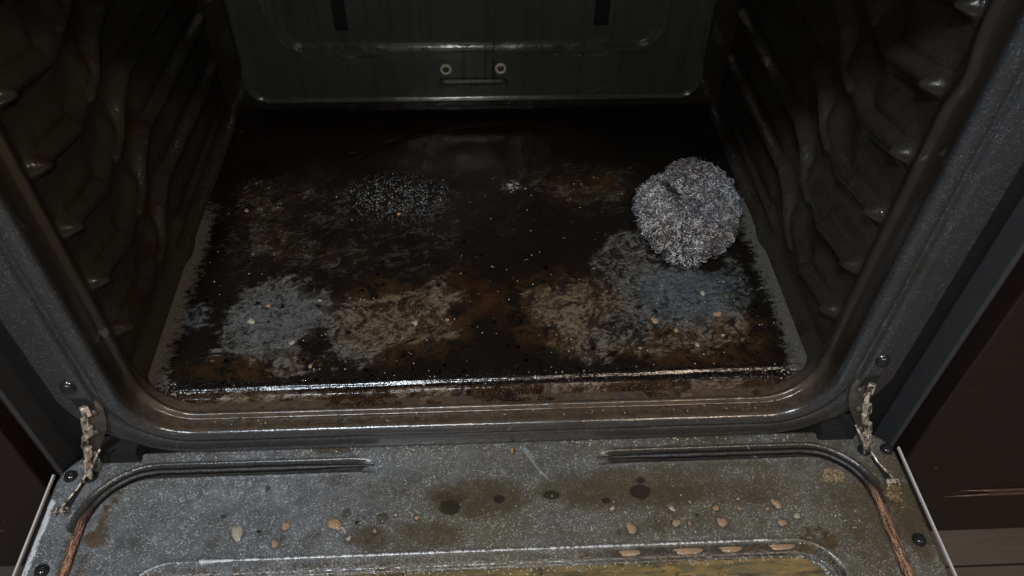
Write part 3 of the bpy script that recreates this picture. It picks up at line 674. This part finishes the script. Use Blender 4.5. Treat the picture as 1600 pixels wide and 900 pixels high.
# ------------------------------------------------------------------ STEEL WOOL PAD
def wool():
    c0 = np.array([.2050, .2315, .0160])
    r = np.random.default_rng(11)
    TA = [(-2.92, .049), (-2.35, .058), (-1.97, .069), (-1.7, .073), (-1.47, .062), (-.98, .056), (-.41, .0465), (.42, .058), (.79, .070), (1.08, .081), (1.4, .081), (1.67, .068), (1.87, .054), (2.4, .0545), (2.9, .053)]
    ta = np.array([t[0] for t in TA]); tr = np.array([t[1] for t in TA])
    def outline(a):                      # uneven plan outline
        a = (np.asarray(a)+math.pi) % (2*math.pi)-math.pi
        return np.interp(a, np.concatenate([[ta[-1]-2*math.pi], ta, [ta[0]+2*math.pi]]), np.concatenate([[tr[-1]], tr, [tr[0]]]))
    def shell(a, e, rad=1.0):            # a azimuth, e elevation
        k = outline(a)*rad
        ce = np.cos(e)**.75 if np.ndim(e) == 0 else np.sign(np.cos(e))*np.abs(np.cos(e))**.75
        px = k*ce*np.cos(a); py = k*ce*np.sin(a); pz = .0180*rad*np.sign(np.sin(e))*np.abs(np.sin(e))**.8
        pz = pz*(1+.16*np.sin(px*90)*np.cos(py*70)+.10*np.sin(px*210+1)*np.sin(py*170))
        return np.stack([px, py, pz], -1)
    V = []; F = []; TN = []; nv = 0
    N = 5200
    for i in range(N):
        a = r.uniform(0, 2*math.pi); rad = 1-abs(r.normal(0, .07))
        e = math.acos(math.sqrt(r.random())**(4/3)) if r.random() < .78 else math.asin(r.uniform(-.6, .5))
        p = shell(np.array(a), np.array(e), rad)
        # dark crease from the upper-left edge inwards
        cr = np.array([-.0135, .016]); d = np.array([.30, -.95]); q = p[:2]-cr; t = q@d; lat = abs(q[0]*d[1]-q[1]*d[0])
        if -.026 < t < .026 and lat < .0068*(1-abs(t)/.034) and r.random() < .97: continue
        R = r.uniform(.0009, .0026); turns = r.uniform(.8, 2.4); n = int(8*turns)+3
        ax = r.normal(size=3); ax /= np.linalg.norm(ax); u = np.cross(ax, [0, 0, 1.]); u /= np.linalg.norm(u)+1e-9; v = np.cross(ax, u)
        th = np.linspace(0, 2*math.pi*turns, n)+r.uniform(0, 6)
        adv = np.linspace(-.5, .5, n)*r.uniform(.002, .009)
        rr = R*(1+.35*np.sin(th*.37+r.uniform(0, 6)))
        C = c0+p+np.outer(np.cos(th)*rr, u)+np.outer(np.sin(th)*rr, v)+np.outer(adv, ax)
        C += r.normal(size=3)*.0012; C[:, 2] = np.maximum(C[:, 2], .0012)
        w = r.uniform(.00022, .00046)
        T = np.gradient(C, axis=0); T /= np.linalg.norm(T, axis=1)[:, None]+1e-9
        A = np.cross(T, ax+.3*u); A /= np.linalg.norm(A, axis=1)[:, None]+1e-9; B = np.cross(T, A)
        for k in range(3):
            g = 2*math.pi*k/3; V.append(C+w*(math.cos(g)*A+.6*math.sin(g)*B))
        TN.append(np.repeat(np.tile((r.uniform(.8, 1.1) if r.random() < .38 else r.uniform(.04, .30))*(.62+.38*np.sin(th*1.3+r.uniform(0, 6)))+.02, 3), 1))  # bright strands paint glints into the wire colour, the rest stay dark
        base = nv
        for k in range(3):
            k2 = (k+1) % 3
            j = np.arange(n-1); F.append(np.stack([base+k*n+j, base+k*n+j+1, base+k2*n+j+1, base+k2*n+j], -1))
        nv += 3*n
    V = np.concatenate(V); F = np.concatenate(F)
    o = mesh_obj('steel_wool_pad', V-np.array([c0[0], c0[1], 0]), F, M['wool'], None, True, dict(tone=np.concatenate(TN)))
    o.location = (c0[0], c0[1], 0)
    # lump inside the pad, coloured dark for the shade among deeper wire
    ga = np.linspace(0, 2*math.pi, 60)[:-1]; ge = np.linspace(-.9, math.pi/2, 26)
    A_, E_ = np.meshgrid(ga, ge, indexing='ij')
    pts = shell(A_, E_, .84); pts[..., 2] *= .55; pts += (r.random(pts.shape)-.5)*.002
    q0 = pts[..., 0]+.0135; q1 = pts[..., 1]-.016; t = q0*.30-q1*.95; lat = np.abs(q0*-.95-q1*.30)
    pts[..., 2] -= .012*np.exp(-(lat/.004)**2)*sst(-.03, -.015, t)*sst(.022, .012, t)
    pts[..., 2] += c0[2]; pts[..., 2] = np.maximum(pts[..., 2], .001)
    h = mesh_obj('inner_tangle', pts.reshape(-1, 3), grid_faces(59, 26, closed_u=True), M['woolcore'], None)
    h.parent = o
    tag(o, 'grey steel wool pad with a dark crease resting on the oven floor', 'steel wool')
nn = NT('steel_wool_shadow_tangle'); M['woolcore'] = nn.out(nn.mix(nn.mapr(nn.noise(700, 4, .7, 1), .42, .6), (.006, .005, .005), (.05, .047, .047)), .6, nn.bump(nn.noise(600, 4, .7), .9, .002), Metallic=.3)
wool()

# ------------------------------------------------------------------ DROPLETS
def dome_mesh(name, mat, seed, tall=.42):
    r = np.random.default_rng(seed); n = 22; V = []; F = []
    rings = [(1.0, 0), (.985, .18), (.90, .42), (.74, .66), (.52, .85), (.26, .96)]
    ph = r.uniform(0, 6, 3)
    for (q, h) in rings:
        for k in range(n):
            a = 2*math.pi*k/n; w = 1+.15*math.sin(2*a+ph[0])+.10*math.sin(3*a+ph[1])+.05*math.sin(5*a+ph[2])
            V.append((q*w*math.cos(a), q*w*math.sin(a), h*tall))
    V.append((0, 0, tall)); t = len(V)-1
    for i in range(len(rings)-1):
        for k in range(n): F.append((i*n+k, i*n+(k+1) % n, (i+1)*n+(k+1) % n, (i+1)*n+k))
    for k in range(n): F.append(((len(rings)-1)*n+k, (len(rings)-1)*n+(k+1) % n, t))
    me = bpy.data.meshes.new(name); me.from_pydata(V, [], F); me.materials.append(mat)
    me.polygons.foreach_set('use_smooth', [True]*len(F)); me.update(); return me
TAN = [dome_mesh('grease_droplet', M['tan'], s, .34) for s in range(4)]
PALE = [dome_mesh('grease_droplet', M['pale'], s+10, .40) for s in range(2)]
CLR = [dome_mesh('wet_droplet', M['clear'], s+20, .50) for s in range(3)]
SMK = [dome_mesh('wet_droplet', M['smoky'], s+30, .50) for s in range(3)]
def drop(name, me, x_, y_, z_, rx, ry_, rz, label, group, hs=1.0):
    o = bpy.data.objects.new(name, me); COL.objects.link(o); o.location = (x_, y_, z_); o.scale = (rx, ry_, min(rx, ry_)*hs); o.rotation_euler = (0, 0, rz)
    return tag(o, label, 'droplet', group)
ZP = ZD+.0025
big = {0: ('pale', 'large pale grey-tan grease droplet, leftmost of those on the open door', .5, 1.35), 4: ('tan', 'round tan grease droplet just above the window recess on the left half of the door', 0, 1.1),
       2: ('tan', 'oval brownish grease droplet right above the round one on the left half of the door', .2, 1.5), 5: ('tan', 'large oval tan droplet with a short wet tail on the open door', .7, 1.45),
       8: ('smoky', 'clear oval wet droplet with an olive tint near the middle of the door', 1.2, 1.4), 16: ('tan', 'largest tan grease droplet on the right half of the door, egg shaped and alone', 0, 1.15),
       19: ('tan', 'round tan droplet with a small clear droplet touching its right side on the door', 0, 1.05), 22: ('tan', 'large oval tan droplet tilted to the left between two smaller clusters on the door', .3, 1.35),
       28: ('tan', 'tan droplet at the top of the right-hand cluster on the door', .4, 1.3), 30: ('tan', 'round tan droplet lowest in the right-hand cluster on the door', 0, 1.05), 31: ('pale', 'pale oval droplet, rightmost in the right-hand cluster on the door', -.3, 1.25)}
def sz_(r_): return 'tiny' if r_ < .0018 else ('small' if r_ < .0028 else 'medium')
def dwhere(x_, y_):
    row = 'upper row' if y_ > -.066 else 'lower row'
    if x_ < -.16: c = 'beside the large pale droplet'
    elif x_ < -.12: c = 'beside the round tan one at the left'
    elif x_ < -.09: c = 'beside the tailed tan droplet'
    elif x_ < 0: c = 'left of the middle stain'
    elif x_ < .12: c = 'beside the egg shaped tan droplet'
    elif x_ < .16: c = 'right of the middle'
    elif x_ < .20: c = 'beside the tilted oval droplet'
    else: c = 'inside the right-hand cluster'
    return row+' '+c
for i, (x_, y_, r_) in enumerate(DD):
    if i in big:
        kk, lb, rot, el = big[i]; me = {'tan': TAN, 'pale': PALE, 'smoky': SMK}[kk]
        drop('grease_droplet', me[i % len(me)], x_, y_, ZP, r_*.82, r_*.82*el, rot, lb, 'large grease droplets on the door')
    else:
        lft = x_ < .05; me = PALE if i % 3 == 0 else (CLR if i % 3 == 1 else TAN)
        drop('grease_droplet', me[i % len(me)], x_, y_, ZP, r_*.70, r_*.8, random.uniform(0, 3), '%s %s door droplet, %s' % (sz_(r_), ('pale', 'clear', 'tan')[i % 3], dwhere(x_, y_)), 'small droplets on the door')
PUD = ['leftmost of four flat tan grease puddles in the step above the door window', 'longest of four flat tan grease puddles in the step above the door window', 'third from the left of four tan grease puddles in the step above the window', 'rightmost of four flat tan grease puddles, near the rounded corner of the window recess']
for (x_, y_, r_), lb in zip([(0.104, -0.0930, 0.0082), (0.148, -0.0932, 0.0115), (0.180, -0.0928, 0.0090), (0.219, -0.0925, 0.0105)], PUD):
    drop('grease_puddle', TAN[0], x_, y_, ZD+.0002, r_, .0028, .03, lb, 'tan puddles above the door window', .5)['category'] = 'grease puddle'
tail = MB(); tail.tube([(-.1115, -.0655, ZP+.0006), (-.1085, -.067, ZP+.001), (-.1065, -.071, ZP+.0006)], [.0008, .0011, .0006], 8); o = tail.build('wet_tail', M['pale']); tag(o, 'thin curved wet streak trailing from the large oval tan droplet on the door', 'droplet')

FD = [(-0.203, 0.117, 0.0045), (-0.18, 0.105, 0.0033), (-0.164, 0.091, 0.0033), (-0.201, 0.138, 0.0034), (-0.191, 0.135, 0.0028), (-0.183, 0.127, 0.0028), (-0.178, 0.085, 0.0016), (-0.059, 0.11, 0.0034), (-0.103, 0.113, 0.0028), (-0.145, 0.065, 0.0027), (-0.156, 0.07, 0.0021), (-0.126, 0.062, 0.0021), (0.153, 0.106, 0.0046), (0.155, 0.117, 0.0029), (0.17, 0.094, 0.0028), (0.17, 0.1, 0.0023), (0.164, 0.075, 0.0033), (0.203, 0.138, 0.0036), (0.225, 0.135, 0.0059), (0.211, 0.112, 0.0046), (0.212, 0.084, 0.0034), (0.226, 0.082, 0.0034), (0.21, 0.087, 0.0023), (0.095, 0.076, 0.0033), (0.135, 0.075, 0.0022), (0.204, 0.065, 0.0028), (0.191, 0.117, 0.0023), (-0.016, 0.213, 0.0031), (-0.092, 0.188, 0.003), (-0.234, 0.266, 0.0032), (-0.244, 0.269, 0.0026), (-0.116, 0.069, 0.0021), (-0.146, 0.14, 0.0023), (-0.117, 0.101, 0.0033), (-0.031, 0.113, 0.0023), (0.092, 0.124, 0.0023), (0.122, 0.082, 0.0028), (0.185, 0.077, 0.0028), (0.247, 0.119, 0.0023), (0.226, 0.152, 0.0018), (-0.244, 0.205, 0.0018), (0.082, 0.216, 0.0019), (0.033, 0.299, 0.0034)]
fbig = {0: (PALE, 'largest pale droplet on the left scrubbed patch of the oven floor'), 12: (TAN, 'largest tan droplet on the right scrubbed patch of the oven floor'), 18: (SMK, 'large dark glassy droplet on the bluish patch in front of the steel wool'), 19: (TAN, 'tan droplet just in front of the dark glassy one on the oven floor'), 27: (CLR, 'lone clear droplet on the black centre of the oven floor')}
for i, (x_, y_, r_) in enumerate(FD):
    if i in fbig: me, lb = fbig[i]; g = 'large droplets on the oven floor'
    else:
        me = (CLR, SMK, PALE, CLR, TAN)[i % 5]
        c = ('clear', 'dark', 'pale', 'clear', 'tan')[i % 5]; dz = 'tiny' if r_ < .0025 else 'small'
        if x_ < -.21: w_ = 'on the black grease by the left oven wall'
        elif y_ > .18: w_ = 'on the black rear of the oven floor'
        elif x_ < -.13: w_ = 'on the %s edge of the grey patch at left' % ('back' if y_ > .115 else 'front')
        elif x_ < 0: w_ = 'on the %s of the brown patch at left' % ('back' if y_ > .09 else 'front')
        elif x_ < .14: w_ = 'on the %s of the brown patch right of centre' % ('back' if y_ > .1 else 'front')
        elif x_ < .195: w_ = 'on the %s of the grey patch before the steel wool' % ('back' if y_ > .098 else 'front')
        else: w_ = 'on the %s of the bluish patch near the right wall' % ('back' if y_ > .11 else 'front')
        lb = '%s %s bead %s' % (dz, c, w_); g = 'small wet beads on the oven floor'
    drop('wet_droplet', me[i % len(me)], x_, y_, .0006, r_*.72, r_*.72, random.uniform(0, 3), lb, g)
# fine spatter: hundreds of beads too small to count
def spatter():
    m_ = MB(); r = np.random.default_rng(5)
    def bead(x_, y_, z_, s):
        n = 7; rings = [(1, 0), (.8, .4), (.4, .6)]
        V = [(x_+s*q*math.cos(2*math.pi*k/n), y_+s*q*math.sin(2*math.pi*k/n), z_+s*h) for q, h in rings for k in range(n)]+[(x_, y_, z_+s*.65)]
        F = [(i*n+k, i*n+(k+1) % n, (i+1)*n+(k+1) % n, (i+1)*n+k) for i in range(2) for k in range(n)]+[(2*n+k, 2*n+(k+1) % n, 3*n) for k in range(n)]
        m_.add(V, F)
    for i in range(900):
        x_ = r.uniform(-.27, .27); y_ = .05+.27*r.random()**1.7
        if vn(x_*14+9, y_*14) < .50: continue
        bead(x_, y_, .0005, r.uniform(.0005, .0012)*(1.9 if r.random() < .12 else 1))
    for i in range(170): x_ = r.uniform(-.265, .265); bead(x_, .0455+.004*x_/.27+r.normal(0, .0045), .0018, r.uniform(.0004, .0012))
    for i in range(260): bead(r.uniform(-.26, .26), r.uniform(.004, .018), .0010, r.uniform(.0004, .0010))
    for i in range(40): bead(-.262+r.normal(0, .006), .04+r.normal(0, .006), .001, r.uniform(.0005, .0013)); bead(.252+r.normal(0, .01), .042+r.normal(0, .003), .0015, r.uniform(.0006, .0016))
    tag(m_.build('spatter', M['clear']), 'fine clear beads of wet spatter over the oven floor and front lip', 'spatter', kind='stuff')
    m_.V = []; m_.F = []  # pale specks stand in for glints on wet beads, plus a few crumbs
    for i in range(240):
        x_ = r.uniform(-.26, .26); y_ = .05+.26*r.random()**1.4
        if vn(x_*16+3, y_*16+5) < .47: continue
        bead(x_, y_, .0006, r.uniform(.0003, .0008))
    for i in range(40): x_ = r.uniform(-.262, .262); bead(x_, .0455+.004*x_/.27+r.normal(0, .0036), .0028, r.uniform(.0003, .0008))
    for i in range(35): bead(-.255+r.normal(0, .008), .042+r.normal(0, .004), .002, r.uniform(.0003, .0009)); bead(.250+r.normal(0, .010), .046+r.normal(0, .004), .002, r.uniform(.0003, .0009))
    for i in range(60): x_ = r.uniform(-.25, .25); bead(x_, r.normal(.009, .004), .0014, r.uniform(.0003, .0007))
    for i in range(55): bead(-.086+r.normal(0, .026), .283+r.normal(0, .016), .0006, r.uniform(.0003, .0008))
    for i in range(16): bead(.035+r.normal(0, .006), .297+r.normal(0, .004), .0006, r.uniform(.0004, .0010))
    tag(m_.build('glint_specks', M['pale']), 'fine pale crumbs and painted wet glints sprinkled over the oven floor and ridge', 'glint specks', kind='stuff')
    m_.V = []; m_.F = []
    for i in range(230): bead(r.uniform(-.24, .25), r.normal(-.0998, .0014), ZD-.0050, r.uniform(.0003, .0010))  # pale beads here paint the bright highlights along the window step
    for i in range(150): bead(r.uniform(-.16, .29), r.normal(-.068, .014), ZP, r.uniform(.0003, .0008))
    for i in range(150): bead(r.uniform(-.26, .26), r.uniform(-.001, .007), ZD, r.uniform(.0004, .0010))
    tag(m_.build('spatter', M['pale']), 'fine pale spatter along the top edge of the open door, with glints painted along the window step', 'spatter', kind='stuff')
def vn(a, b): return float(vnoise(np.array(a), np.array(b), 99))
spatter()
# crumbs
def crumb(x_, y_, z_, s, lb):
    r = random.Random(int(x_*1e4)); m_ = MB()
    n = 8; V = []; F = []
    for j, (q, h) in enumerate([(.6, 0), (1, .4), (.9, .9), (.4, 1.3)]):
        for k in range(n): w = q*(1+r.uniform(-.25, .25)); V.append((x_+s[0]*w*math.cos(2*math.pi*k/n), y_+s[1]*w*math.sin(2*math.pi*k/n), z_+s[2]*h))
    for i in range(3):
        for k in range(n): F.append((i*n+k, i*n+(k+1) % n, (i+1)*n+(k+1) % n, (i+1)*n+k))
    F.append(tuple(3*n+k for k in range(n))); m_.add(V, F)
    tag(m_.build('crumb', M['crumb']), lb, 'crumb', 'crumbs')
crumb(-.081, .255, .0008, (.0016, .0016, .0016), 'bright golden crumb on the speckled patch at the back left of the oven floor')
crumb(.021, -.0062, -.0305, (.0013, .0013, .0058), 'upright orange crumb stuck at the middle of the front lip above the door')
